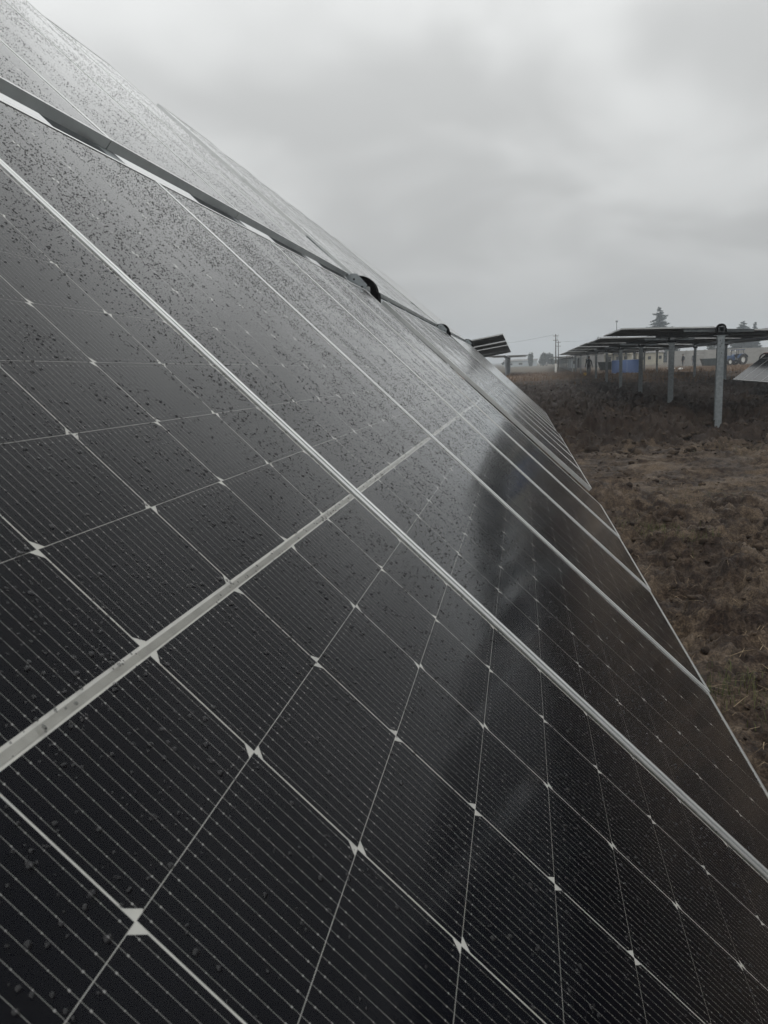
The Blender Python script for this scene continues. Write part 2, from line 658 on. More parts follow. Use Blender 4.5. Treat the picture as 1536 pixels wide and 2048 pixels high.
def cells_joined():
    me = bpy.data.meshes.new('cells')
    vs, fs, uvs = [], [], []
    for x, y, low in cell_places():
        p = cell_poly(low)
        i = len(vs)
        vs += [(x + a, y + b, 0.0) for a, b in p]
        uvs += p
        fs.append(tuple(range(i, i + len(p))))
    me.from_pydata(vs, [], fs)
    uv = me.uv_layers.new(name='UVMap')
    for lp in me.loops:
        uv.data[lp.index].uv = uvs[lp.vertex_index]
    me.materials.append(M['cell'])
    return me


def sheet_mesh():
    b = MB_()
    w, l = MODW / 2 - 0.004, MODL / 2 - 0.004
    b.face([(-w, -l, -0.0002), (w, -l, -0.0002), (w, l, -0.0002), (-w, l, -0.0002)], 0)
    b.face([(-w, l, -0.0045), (w, l, -0.0045), (w, -l, -0.0045), (-w, -l, -0.0045)], 1)
    return b.me('backsheet', [M['back_white'], M['back_dark']])


def ribbon_mesh():
    b = MB_()
    x0 = X0C + 0.003
    w = (6 * PW - 0.006)
    rr = random.Random(4)
    for k in range(3):                       # three lengths that overlap a little
        a, e = x0 + w * k / 3 - (0.012 if k else 0), x0 + w * (k + 1) / 3
        dy = rr.uniform(-0.0008, 0.0008)
        b.box(a, e, -0.0031 + dy, 0.0031 + dy, -0.0003 + 0.0002 * k, 0.0003 + 0.0002 * k)
    return b.me('ribbon', M['ribbon'])


def glass_mesh():
    b = MB_()
    w, l, z = MODW / 2 - 0.003, MODL / 2 - 0.003, 0.0032
    b.face([(-w, -l, z), (w, -l, z), (w, l, z), (-w, l, z)])
    return b.me('glass_pane', M['glass'])


def drops_mesh(seed, n, fade):
    g = np.random.default_rng(seed)
    w, l = MODW / 2 - 0.016, MODL / 2 - 0.013
    x = g.uniform(-w, w, n * 4)
    y = g.uniform(-l, l, n * 4)
    d = 0.55 + 1.5 * fbm(x * 9 + seed * 31, y * 2.6, 3) + 1.0 * fbm(x * 30 + seed, y * 14, 2)
    keep = g.random(n * 4) < np.clip(d, 0.06, 1.0) * 0.62 * (1.0 if not fade else 0.28 + 0.72 * sstep(y, -0.9, 0.75))
    x, y = x[keep][:n], y[keep][:n]
    n = len(x)
    r = np.clip(np.exp(g.normal(math.log(0.00100), 0.45, n)), 0.00045, 0.0026)
    ax = g.uniform(0.88, 1.14, n)
    rot = g.uniform(0, math.pi, n)
    hgt = r * g.uniform(0.45, 0.7, n)
    k = 8
    th = np.arange(k) * 2 * math.pi / k
    wob = 1 + 0.07 * g.normal(size=(n, k)).clip(-1.5, 1.5)
    rings = []
    for f, h in ((1.0, 0.0), (0.80, 0.60)):
        ex = np.cos(th)[None] * (r * ax)[:, None] * f * wob
        ey = np.sin(th)[None] * (r / ax)[:, None] * f * wob
        cr, sr = np.cos(rot)[:, None], np.sin(rot)[:, None]
        rings.append(np.stack([x[:, None] + ex * cr - ey * sr, y[:, None] + ex * sr + ey * cr,
                               np.full((n, k), 0.0033) + hgt[:, None] * h], -1))
    top = np.stack([x, y, 0.0033 + hgt], -1)[:, None]
    V = np.concatenate([rings[0], rings[1], top], 1).reshape(-1, 3)
    st = 2 * k + 1
    tri = []
    for q in range(k):
        p = (q + 1) % k
        tri += [(q, p, k + p), (q, k + p, k + q), (k + q, k + p, 2 * k)]
    tri = np.array(tri)
    F = (np.arange(n)[:, None, None] * st + tri[None]).reshape(-1, 3)
    return np_mesh('raindrops', V, F, M['water'], smooth=True)


ME = dict(frame=frame_mesh(), sheet=sheet_mesh(), ribbon=ribbon_mesh(), glass=glass_mesh(), cells=cells_joined())
DROPS = [drops_mesh(1, 21000, True), drops_mesh(2, 11000, False)]


def simple_panel_mesh(face_mat, name='solar_panel'):
    w, l, zt, zb, lip = MODW / 2, MODL / 2, 0.0048, -0.0285, 0.017
    vs, fs, mi, uv = [], [], [], []

    def q(p, m):
        i = len(vs)
        vs.extend(p)
        fs.append(tuple(range(i, i + 4)))
        mi.append(m)
    o = [(-w, -l), (w, -l), (w, l), (-w, l)]
    i_ = [(-w + lip, -l + lip), (w - lip, -l + lip), (w - lip, l - lip), (-w + lip, l - lip)]
    q([(*p, 0.003) for p in i_], 1)
    q([(*p, -0.004) for p in i_[::-1]], 2)
    for k in range(4):
        n = (k + 1) % 4
        q([(*o[k], zb), (*o[n], zb), (*o[n], zt), (*o[k], zt)], 0)
        q([(*o[k], zt), (*o[n], zt), (*i_[n], zt), (*i_[k], zt)], 0)
        q([(*i_[n], zb), (*i_[k], zb), (*i_[k], -0.004), (*i_[n], -0.004)], 0)
        q([(*o[n], zb), (*o[k], zb), (*i_[k], zb), (*i_[n], zb)], 0)
    me = bpy.data.meshes.new(name)
    me.from_pydata(vs, [], fs)
    u = me.uv_layers.new(name='UVMap')
    for lp in me.loops:
        x, y, _ = vs[lp.vertex_index]
        u.data[lp.index].uv = (x + w, y + l)
    for x in (M['alu_far'], face_mat, M['back_dark']):
        me.materials.append(x)
    me.polygons.foreach_set('material_index', mi)
    me.update()
    return me


ME['simple'] = simple_panel_mesh(M['far_panel'])
ME['blue'] = simple_panel_mesh(M['blue_panel'], 'blue_panel')


def square_tube(length, a=0.12, t=0.008):
    """hollow square tube along +y, centred on x and z"""
    b = MB_()
    h, i = a / 2, a / 2 - t
    o = [(-h, -h), (h, -h), (h, h), (-h, h)]
    n = [(-i, -i), (i, -i), (i, i), (-i, i)]
    for k in range(4):
        q = (k + 1) % 4
        b.face([(o[k][0], 0, o[k][1]), (o[q][0], 0, o[q][1]), (o[q][0], length, o[q][1]), (o[k][0], length, o[k][1])])
        b.face([(n[q][0], 0, n[q][1]), (n[k][0], 0, n[k][1]), (n[k][0], length, n[k][1]), (n[q][0], length, n[q][1])])
        for yy in (0, length):
            b.face([(o[k][0], yy, o[k][1]), (o[q][0], yy, o[q][1]), (n[q][0], yy, n[q][1]), (n[k][0], yy, n[k][1])])
    return b


def bearing_mesh():
    """black polymer bearing: flat foot, square shoulders and a domed cap; axis along y, tube centre at 0"""
    b = MB_()
    w, h = 0.115, 0.115
    prof = [(-w - 0.02, -0.13), (w + 0.02, -0.13), (w + 0.02, -0.085), (w, -0.07), (w, 0.02)]
    for k in range(13):
        th = math.pi * k / 12
        prof.append((0.105 * math.cos(th), 0.02 + 0.105 * math.sin(th)))
    prof += [(-w, 0.02), (-w, -0.07), (-w - 0.02, -0.085)]
    # ring opening: outer shell as strips around a square hole
    n = len(prof)
    hole = []
    for x, z in prof:
        m = max(abs(x), abs(z - 0.0)) or 1
        hole.append((x / m * 0.066, z / m * 0.066))
    y0, y1 = -0.045, 0.045
    for k in range(n):
        q = (k + 1) % n
        b.face([(prof[k][0], y0, prof[k][1]), (prof[q][0], y0, prof[q][1]), (hole[q][0], y0, hole[q][1]), (hole[k][0], y0, hole[k][1])])
        b.face([(prof[q][0], y1, prof[q][1]), (prof[k][0], y1, prof[k][1]), (hole[k][0], y1, hole[k][1]), (hole[q][0], y1, hole[q][1])])
        b.face([(prof[q][0], y0, prof[q][1]), (prof[k][0], y0, prof[k][1]), (prof[k][0], y1, prof[k][1]), (prof[q][0], y1, prof[q][1])])
        b.face([(hole[k][0], y0, hole[k][1]), (hole[q][0], y0, hole[q][1]), (hole[q][0], y1, hole[q][1]), (hole[k][0], y1, hole[k][1])])
    return b.me('bearing', M['black_plastic'], fix=False)


def post_mesh(h):
    """H section post, flanges facing along the row"""
    b = MB_()
    w, d, t = 0.075, 0.06, 0.007
    prof = [(-w, -d), (w, -d), (w, -d + t), (t / 2, -d + t), (t / 2, d - t), (w, d - t), (w, d), (-w, d), (-w, d - t), (-t / 2, d - t), (-t / 2, -d + t), (-w, -d + t)]
    n = len(prof)
    z0, z1 = -0.5, h
    vs = [(x, y, z0) for x, y in prof] + [(x, y, z1) for x, y in prof]
    fs = [(k, (k + 1) % n, n + (k + 1) % n, n + k) for k in range(n)]
    b.mesh_(vs, fs)
    for s in (-1, 1):       # caps of the two flanges
        b.box(-w, w, s * d - (t if s > 0 else 0), s * d + (0 if s > 0 else t), z1 - 0.002, z1 + 0.0005)
    return b.me('post', M['galv'])


def cap_mesh():
    b = MB_()
    b.box(-0.15, 0.15, -0.07, 0.07, -0.006, 0.006)
    for s in (-1, 1):
        b.box(s * 0.075 - 0.004, s * 0.075 + 0.004, -0.065, 0.065, -0.10, -0.006)
    return b.me('post_cap', M['galv'])


def hole_disc_mesh():
    b = MB_()
    b.tube((0, -0.0605, 0), (0, -0.066, 0), 0.011, n=6)  # black disc standing in for a dark hole in the post face
    return b.me('bolt', M['black_plastic'])


def plate_mesh():
    """bracket plate on the tube: e-long plate across the row, with two bolt holes"""
    b = MB_()
    prof = [(-0.10, -0.055), (0.085, -0.055), (0.10, -0.02), (0.075, 0.045), (-0.06, 0.055), (-0.10, 0.02)]
    b.prism(prof, -0.004, 0.004)
    return b.me('bracket_plate', M['galv'])


def plate_hole():
    b = MB_()
    b.tube((0, -0.0042, 0), (0, -0.0052, 0), 0.0085, n=10)
    return b.me('bolt_hole', M['black_plastic'])


def purlin_mesh(l=1.5):
    b = MB_()
    prof = [(-0.055, 0.0), (-0.03, 0.0), (-0.022, -0.055), (0.022, -0.055), (0.03, 0.0), (0.055, 0.0), (0.055, 0.003), (-0.055, 0.003)]
    b.prism(prof, -l / 2, l / 2)
    return b.me('purlin', M['galv'], fix=True)


ME.update(bearing=bearing_mesh(), cap=cap_mesh(), bolts=hole_disc_mesh(), plate=plate_mesh(), hole=plate_hole(), purlin=purlin_mesh())

# ------------------------------------------------------------------ the tilted row in front
BD = Vector((0.0, 0.999949486, -0.0100511783))
BE = Vector((-0.715616433, 0.00702068239, 0.698458181))
BN = Vector((0.698493465, 0.00719278838, 0.715580284))
BO = Vector((-0.27851826, 1.2695579, 1.34133379))


def row_point(s, t, n):
    return BO + BD * s + BE * t + BN * n


def row_frame(s, t, n, phi=0.0):
    """matrix with x along the row, y up the slope, z out of the glass; phi turns about the row"""
    y = BE * math.cos(phi) + BN * math.sin(phi)
    z = BN * math.cos(phi) - BE * math.sin(phi)
    m = Matrix((BD, y, z)).transposed().to_4x4()
    m.translation = row_point(s, t, n)
    return m


T1 = empty('solar_tracker', (row_point(0, 1.245, 0).x, 6.3, 0.0))
tag(T1, 'near row of big dark rain-spotted panels tilted steeply across the left of the picture', 'solar tracker')
T1i = Matrix.Translation(T1.location).inverted()


def add(name, me, m, parent=T1, inv=T1i):
    return link(name, me, parent, inv @ m)


TGAP = 0.184


def full_panel(s0, lower, n_lo, n_hi, detail):
    tc = 0.0 if lower else MODL + TGAP
    phi = math.asin((n_hi - n_lo) / MODL)
    m = row_frame(s0 + MODW / 2, tc, (n_lo + n_hi) / 2, phi)
    p = add('solar_panel', ME['frame'], m)
    I = Matrix.Identity(4)
    link('backsheet', ME['sheet'], p, I)
    link('ribbon', ME['ribbon'], p, I)
    if detail == 2:
        for x, y, low in cell_places():
            link('cell', CELL_MESH[low], p, Matrix.Translation((x, y, 0)))
    else:
        tag(link('cells', ME['cells'], p, I), kind='stuff')
    link('glass_pane', ME['glass'], p, I)
    if detail >= 1:
        d = DROPS[0 if lower else 1]
        k = int(round(s0 / PITCH)) % 2
        mm = I if k == 0 else (Matrix.Diagonal((-1, 1, 1, 1)) if lower else Matrix.Rotation(math.pi, 4, 'Z'))
        tag(link('raindrops', d, p, mm), kind='stuff')
    return p


GROUPS = [(-3 * PITCH, 7, 0), (5.36, 5, 1), (11.85, 5, 2)]
for s_start, cnt, g in GROUPS:
    for k in range(cnt):
        s0 = s_start + k * PITCH
        c = s0 + MODW / 2
        if g == 0:
            q = max(0, round((s0 + PITCH) / PITCH))      # 0 for the module nearest to us
            lo = (0.0042 * q, -0.0005 * q)
            up = (-0.002, float(np.interp(c, [0.57, 1.7, 2.85, 4.0], [-0.028, -0.034, -0.05, -0.07])))
            det = 2 if -1.2 < s0 < 0.2 else 1
        elif g == 1:
            lo = (0.022 + 0.0015 * k, -0.012 - 0.0015 * k)
            up = (-0.014, float(np.interp(c, [5.9, 8.2, 10.5], [-0.086, -0.116, -0.134])))
            det = 1
        else:
            lo = (0.012 + 0.0015 * k, -0.018)
            up = (-0.016, -0.140 - 0.002 * k)
            det = 0
        full_panel(s0, True, *lo, det)
        full_panel(s0, False, *up, min(det, 1))
        # rails below the joint of two panels
        for sx in ([s0 - 0.0025] + ([s0 + MODW + 0.0025] if k == cnt - 1 else [])):
            add('purlin', ME['purlin'], row_frame(sx, 1.273, (lo[1] + up[0]) / 2 - 0.0325))

tube1 = square_tube(21.2).me('torque_tube', M['galv'])
# tube runs along the row: its local y must follow the row
rot = Matrix((BE * -1, BD, BN)).transposed().to_4x4()


def row_axis(s, t, n):
    m = rot.copy()
    m.translation = row_point(s, t, n)
    return m


def upright(s, t, n):
    m = Matrix.Identity(4)
    m.translation = row_point(s, t, n)
    return m


add('torque_tube', tube1, row_axis(-3.5, 1.262, -0.103))
for k, s in enumerate((-1.15, 4.98, 11.45, 17.72)):
    mb = upright(s, 1.262, -0.09) @ Matrix.Diagonal((1.3, 1.2, 1.3, 1))
    add('bearing', ME['bearing'], mb)
    top = mb.translation
    ht = top.z - 0.18
    pm = post_mesh(ht)
    add('post', pm, Matrix.Translation((top.x, top.y, 0)))
    add('post_cap', ME['cap'], Matrix.Translation((top.x, top.y, ht + 0.006)))
    # bracket plate that carries the rail ends beside the bearing
    for ds in (-0.42,):
        pl = add('bracket_plate', ME['plate'], row_axis(s + ds, 1.262, -0.005) @ Matrix.Diagonal((0.86, 1, 0.9, 1)))
        for hx in (-0.045, 0.05):
            link('bolt_hole', ME['hole'], pl, Matrix.Translation((hx, 0, 0.006)))

# ------------------------------------------------------------------ other tracker rows


def tracker(label, x0, y0, yaw, posts, z_tube, tilt, drop=0.0, first=0.25, last=0.3, jog=0.03, sag=0.0, rails=True, bolts=False, off=0.165, ysc=1.0, gap=0.42):
    """posts: distances along the row. tilt > 0 lowers the side to our right."""
    root = empty('solar_tracker', (x0, y0, 0), 0.0)
    tag(root, label, 'solar tracker')
    inv = Matrix.Translation((x0, y0, 0)).inverted()
    base = Matrix.Translation((x0, y0, 0)) @ Matrix.Rotation(-yaw, 4, 'Z')
    L = posts[-1] - posts[0]

    def put(name, me, m):
        return link(name, me, root, inv @ base @ m)
    tm = square_tube(L + 0.12).me('torque_tube', M['dull_steel'])
    put('torque_tube', tm, Matrix.Translation((0, posts[0] - 0.06, z_tube)) @ Matrix.Rotation(tilt, 4, 'Y'))
    for i, p in enumerate(posts):
        wx, wy = (base @ Vector((0, p, 0))).xy
        g = gz(wx, wy)
        h = z_tube - 0.142
        put('bearing', ME['bearing'], Matrix.Translation((0, p, z_tube)))
        po = put('post', post_mesh(h), Matrix.Translation((0, p, 0)))
        put('post_cap', ME['cap'], Matrix.Translation((0, p, h + 0.006)))
        if bolts and i == 0:
            for bxz in ((-0.02, -0.10), (0.015, -0.17), (-0.02, -0.24), (0.015, -0.38)):
                link('bolt', ME['bolts'], po, Matrix.Translation((bxz[0], 0, h + bxz[1])))
    rr = random.Random(int(abs(x0 * 100)) + int(y0))
    for i in range(len(posts) - 1):
        a, e = posts[i] + (first if i == 0 else gap), posts[i + 1] - gap
        n = int((e - a + 0.02) / PITCH)
        if n < 1:
            continue
        a = a + max(0, (e - a - n * PITCH)) * 0.5 if i else a
        t_g = tilt + rr.uniform(-0.012, 0.012)
        for k in range(n):
            yy = a + k * PITCH + MODW / 2
            for side in (-1, 1):
                q = t_g + (sag if side > 0 else -sag) + rr.uniform(-0.003, 0.003)
                m = (Matrix.Translation((0, yy, z_tube)) @ Matrix.Rotation(q, 4, 'Y')
                     @ Matrix.Translation((side * (MODL * ysc + TGAP) / 2, 0, off - (jog if side > 0 else 0)))
                     @ Matrix.Rotation(math.pi / 2 * -1, 4, 'Z') @ Matrix.Diagonal((1, ysc, 1, 1)))
                put('solar_panel', ME['simple'], m)
            if rails:
                put('purlin', ME['purlin'], Matrix.Translation((0, yy - MODW / 2 - 0.003, z_tube)) @ Matrix.Rotation(t_g, 4, 'Y')
                    @ Matrix.Translation((0, 0, off - 0.035 - jog / 2)) @ Matrix.Rotation(math.pi / 2, 4, 'Z'))
    return root


YAW = math.atan2(0.0287, 0.9996)
# nearly flat row to the right, its first post close to us
tracker('nearly flat row on grey posts, its nearest post tall with a black bearing on top', 4.44, 18.8, YAW,
        [0, 6.9, 14.7, 23.2, 32.4, 42.6, 54.4, 67.6, 81.6], 2.085, R(2.4), sag=0.010, bolts=True, jog=0.05, off=0.07, ysc=0.86)
tracker('far flat row with many thin posts running into the haze beyond the tall-posted row', 6.75, 106.0, YAW,
        [0, 9, 18, 27, 36, 45, 54, 63, 72, 81], 1.86, R(1.0), rails=False)
tracker('flat row whose pale long edge runs behind the tall grey post to the right edge', 10.75, 28.5, YAW,
        [0, 9.0, 18.0, 27.0, 36.0, 45.0, 54.0, 63.0, 72.0, 81.0, 90.0], 2.12, R(1.5), jog=0.0)
# continuation of the front row beyond its end: black underside towards us
tracker('short-looking table beyond the tilted row, its black underside facing us', -2.88, 22.2, -R(0.3),
        [0, 6.1, 12.2, 26.2, 39.0], 1.90, R(-7.5), sag=-0.02, jog=0.09, gap=0.27, first=0.1)
tracker('small distant flat table on a post, seen end-on under the black underside', -1.6, 90.0, 0.0,
        [0, 9, 18, 27, 36], 2.2, R(0.5), rails=False)
# table on the right edge, facing left
tracker('table tilted to the left at the right edge, light reflections between its white frames', 9.75, -8.0, 0.0,
        [0, 7.8, 15.6, 23.4, 31.2, 39.3], 1.98, R(-38))

# ------------------------------------------------------------------ loose things on the ground


def icos(sub):
    bm = bmesh.new()
    bmesh.ops.create_icosphere(bm, subdivisions=sub, radius=1.0)
    v = np.array([p.co for p in bm.verts])
    f = np.array([[q.index for q in p.verts] for p in bm.faces])
    bm.free()
    return v, f


def earth_mat(name, c1, c2):
    m = mat(name, c1, 0.9, 0, 0.2)
    t = NT(m)
    co = t.new('ShaderNodeTexCoord').outputs['Object']
    t.l.new(t.mix(t.range(t.noise(9, 4, 0.6, co), 0.38, 0.62), c1, c2), t.b.inputs['Base Color'])
    t.bump(t.noise(60, 4, 0.6, co), 0.6, 0.02)
    return m


def build_clods():
    v, f = icos(1)
    n = 9600
    y = np.concatenate([rng.uniform(2.6, 13, 2200), rng.uniform(12.5, 30, 5600), rng.uniform(30, 60, 1800)])
    x = rng.uniform(0.02, 0.36, n) * y + rng.normal(0, 0.25, n)
    keep = (vnoise(x * 0.9 + 40, y * 0.9) + 0.5 + 0.3 * (y > 12.5)) > rng.random(n) * 1.05
    x, y = x[keep], y[keep]
    n = len(x)
    r = np.clip(np.exp(rng.normal(math.log(0.021), 0.55, n)), 0.006, 0.11) * np.where(y < 12.5, 0.6, np.where(y > 30, 1.3, 1.0))
    z = ground_z(x, y)
    nz = 1 + 0.36 * rng.normal(size=(n, len(v))).clip(-1.6, 1.6)
    sx = rng.uniform(0.7, 1.4, (n, 3)) * np.array([1, 1, 0.7])
    V = v[None] * nz[..., None] * sx[:, None] * r[:, None, None]
    a = rng.uniform(0, 6.28, n)
    c, s = np.cos(a)[:, None], np.sin(a)[:, None]
    P = np.stack([V[..., 0] * c - V[..., 1] * s + x[:, None], V[..., 0] * s + V[..., 1] * c + y[:, None], V[..., 2] + (z + r * 0.15)[:, None]], -1)
    F = (np.arange(n)[:, None, None] * len(v) + f[None]).reshape(-1, 3)
    o = link('soil_clods', np_mesh('soil_clods', P.reshape(-1, 3), F, earth_mat('clod_earth', (0.018, 0.012, 0.0085), (0.060, 0.043, 0.030))))
    tag(o, kind='stuff')


def blades(name, x, y, length, width, lean, color1, color2, flat=False, seed=1, h0=0.0):
    g = np.random.default_rng(seed)
    n = len(x)
    z = ground_z(x, y) + h0
    a = g.uniform(0, 2 * math.pi, n)
    d = np.stack([np.cos(a), np.sin(a)], -1)
    p = np.stack([-d[:, 1], d[:, 0]], -1)
    w = width[:, None]
    if flat:
        e1 = d * (length * 0.5)[:, None]
        e2 = d * length[:, None] + p * (length * g.normal(0, 0.12, n))[:, None]
        h = [g.uniform(0.0, 0.01, n), g.uniform(0.012, 0.03, n), g.uniform(-0.004, 0.02, n)]
    else:
        e1 = d * (length * lean * 0.35)[:, None]
        e2 = d * (length * lean)[:, None]
        h = [np.zeros(n) - 0.01, length * 0.6, length * np.sqrt(np.clip(1 - lean ** 2, 0.1, 1))]
    base = np.stack([x, y], -1)
    rows = []
    for e, hh, ww in ((0 * e1, h[0], 1.0), (e1, h[1], 0.8), (e2, h[2], 0.15)):
        for s in (-1, 1):
            xy = base + e + p * (s * 0.5 * ww) * w
            rows.append(np.concatenate([xy, (z + hh)[:, None]], 1))
    V = np.stack(rows, 1).reshape(-1, 3)
    q = np.array([[0, 1, 3, 2], [2, 3, 5, 4]])
    F = (np.arange(n)[:, None, None] * 6 + q[None]).reshape(-1, 4)
    m = mat(name, color1, 0.8, 0, 0.2)
    t = NT(m)
    co = t.new('ShaderNodeTexCoord').outputs['Object']
    t.l.new(t.mix(t.range(t.noise(3.0, 3, 0.7, co), 0.35, 0.65), color1, color2), t.b.inputs['Base Color'])
    o = link(name, np_mesh(name, V, F, m))
    tag(o, kind='stuff')
    return o


build_clods()
n = 1000
yy = rng.uniform(2.5, 14, n) ** 1.0
xx = rng.uniform(0.03, 0.36, n) * yy + 0.4
blades('straw', xx, yy, rng.uniform(0.03, 0.19, n), rng.uniform(0.0018, 0.005, n), None, (0.26, 0.20, 0.13), (0.10, 0.07, 0.045), flat=True, seed=2, h0=0.004)


def clump(cx, cy, r, n):
    return cx + rng.normal(0, r, n), cy + rng.normal(0, r * 1.4, n)


parts = [clump(1.12, 7.0, 0.13, 260), clump(1.3, 6.4, 0.16, 120), clump(0.98, 3.6, 0.09, 160), clump(4.2, 18.4, 0.25, 120), clump(3.7, 12.7, 0.5, 320), clump(2.0, 8.8, 0.3, 90)]
gx, gy = np.concatenate([p[0] for p in parts]), np.concatenate([p[1] for p in parts])
n = len(gx)
blades('grass', gx, gy, rng.uniform(0.03, 0.085, n), rng.uniform(0.002, 0.004, n), rng.uniform(0.2, 0.8, n), (0.045, 0.062, 0.020), (0.085, 0.085, 0.035), seed=3)
n = 14000
yy = rng.uniform(46, 100, n)
xx = rng.uniform(-0.04, 0.36, n) * yy
k = (fbm(xx * 0.22, yy * 0.12, 3) + 0.45 + 0.4 * (yy > 60)) > rng.random(n)
xx, yy = xx[k], yy[k]
n = len(xx)
blades('dead_grass', xx, yy, rng.uniform(0.12, 0.42, n), rng.uniform(0.01, 0.03, n), rng.uniform(0.1, 0.7, n), (0.10, 0.058, 0.032), (0.17, 0.11, 0.062), seed=4)


def rubbish(x, y, s, label, seed):
    v, f = icos(1)
    g = np.random.default_rng(seed)
    v = v * (1 + 0.35 * g.normal(size=len(v)).clip(-1, 1))[:, None] * np.array([1.3, 0.9, 0.6]) * s
    o = link('crumpled_sheet', np_mesh('crumpled_sheet', v, f, M['film']), loc=(x, y, gz(x, y) + s * 0.35))
    tag(o, label, 'litter', 'white litter lying on the mud')


M['film'] = mat('white_film', (0.62, 0.62, 0.60), 0.4)
rubbish(2.82, 33.0, 0.16, 'white crumpled scrap alone on the dark mud near the track', 1)
rubbish(15.8, 88.0, 0.32, 'white scrap on brown grass, left of a pair between distant posts', 2)
rubbish(17.0, 89.0, 0.28, 'white scrap on brown grass, right of a pair between distant posts', 3)

# ------------------------------------------------------------------ trees
M['bark'] = worn('bark', (0.05, 0.042, 0.036), (0.03, 0.025, 0.022), 3, 0.9, 0, 0.2)


def leaf_mat(name, c1, c2):
    m = mat(name, c1, 0.75, 0, 0.2)
    t = NT(m)
    co = t.new('ShaderNodeTexCoord').outputs['Object']
    t.l.new(t.mix(t.range(t.noise(1.4, 3, 0.6, co), 0.36, 0.64), c1, c2), t.b.inputs['Base Color'])
    return m


M['needle'] = leaf_mat('conifer_needles', (0.022, 0.036, 0.030), (0.040, 0.058, 0.046))
M['leaf'] = leaf_mat('dull_leaves', (0.035, 0.045, 0.028), (0.062, 0.072, 0.045))


def leaf_faces(pts, size, g, droop=0.0):
    n = len(pts)
    a = g.normal(size=(n, 3))
    a /= np.linalg.norm(a, axis=1)[:, None]
    b = np.cross(a, g.normal(size=(n, 3)))
    b /= np.linalg.norm(b, axis=1)[:, None]
    s = size * g.uniform(0.6, 1.4, n)[:, None]
    V = np.stack([pts - a * s, pts + b * s * 0.6, pts + a * s - np.array([0, 0, droop]) * s, pts - b * s * 0.6], 1).reshape(-1, 3)
    F = np.arange(4 * n).reshape(n, 4)
    return V, F


def conifer(x, y, h, w, label, seed, lean=0.0):
    g = np.random.default_rng(seed)
    root = empty('conifer_tree', (x, y, gz(x, y)))
    tag(root, label, 'tree', 'conifers far behind the flat rows')
    b = MB_()
    b.tube((0, 0, -0.3), (lean * h, 0, h * 0.97), 0.22, 0.03, 7)
    pts = []
    z = 0.10 * h
    while z < h:
        f = 1 - z / h
        rad = w * (0.06 + 0.94 * f ** 0.7)
        nb = max(3, int(8 * f + 2))
        for q in range(nb):
            zz = z + g.uniform(-0.5, 0.5) * h * 0.05
            th = g.uniform(0, 6.28)
            L = rad * g.uniform(0.45, 1.12)
            c = np.array([math.cos(th), math.sin(th)])
            tip = np.array([c[0] * L + lean * z, c[1] * L, zz - 0.10 * L + 0.20 * L * g.normal()])
            st = np.array([lean * zz, 0, min(zz, h * 0.98)])
            b.tube(tuple(st), tuple(tip), 0.04, 0.01, 4, cap=False)
            m = int(14 + 60 * L)
            t = g.uniform(0.15, 1.0, m) ** 0.8
            pts.append(st + (tip - st) * t[:, None] + g.normal(0, 0.04 + 0.055 * L, (m, 3)) * np.array([1, 1, 0.5]))
        z += h * 0.024 * g.uniform(0.7, 1.3)
    t_ = g.uniform(0.08, 0.9, 3200)          # dense inner foliage
    q_ = g.normal(0, 1, (3200, 2)) * (w * 0.26 * (1 - t_) ** 0.8)[:, None]
    pts.append(np.stack([q_[:, 0] + lean * t_ * h, q_[:, 1], t_ * h], -1))
    V, F = leaf_faces(np.concatenate(pts), 0.14, g, 0.5)
    link('trunk', b.me('trunk', M['bark']), root)
    link('crown', np_mesh('crown', V, F, M['needle']), root)


def bare_tree(x, y, h, label, seed, spread=0.55):
    r = random.Random(seed)
    root = empty('bare_tree', (x, y, gz(x, y)))
    tag(root, label, 'tree', 'leafless trees behind the buildings')
    tb, cb = MB_(), MB_()

    def grow(b, p, d, L, rad, lvl):
        q = p + d * L
        b.tube(p, q, rad, rad * 0.65, 5 if lvl < 2 else 3, cap=False)
        if lvl == 5:
            return
        for k in range(3 if lvl else 5):
            nd = (d + Vector((r.gauss(0, spread), r.gauss(0, spread), r.gauss(0.12, 0.3)))).normalized()
            grow(cb, p + d * L * r.uniform(0.6, 1.0), nd, L * r.uniform(0.58, 0.82), max(0.02, rad * 0.55), lvl + 1)
    grow(tb, Vector((0, 0, -0.3)), Vector((0, 0, 1)), h * 0.33, 0.2, 0)
    link('trunk', tb.me('trunk', M['bark']), root)
    link('crown', cb.me('crown', M['bark']), root)


def bush(x, y, w, h, label, seed, name='round_bush', n=1500):
    g = np.random.default_rng(seed)
    root = empty(name, (x, y, gz(x, y)))
    tag(root, label, 'tree')
    b = MB_()
    pts = []
    for k in range(9):
        c = np.array([g.uniform(-0.55, 0.55) * w, g.uniform(-0.5, 0.5) * w, g.uniform(0.3, 0.72) * h])
        b.tube((0, 0, -0.2), tuple(c), 0.08, 0.03, 4, cap=False)
        u = g.normal(size=(n // 9, 3))
        u /= np.linalg.norm(u, axis=1)[:, None]
        pts.append(c + u * np.array([0.42 * w, 0.42 * w, 0.30 * h]) * g.uniform(0.5, 1.08, n // 9)[:, None])
    p = np.concatenate(pts)
    p = p[p[:, 2] > 0.05]
    V, F = leaf_faces(p, 0.26, g)
    link('trunk', b.me('trunk', M['bark']), root)
    link('crown', np_mesh('crown', V, F, M['leaf']), root)


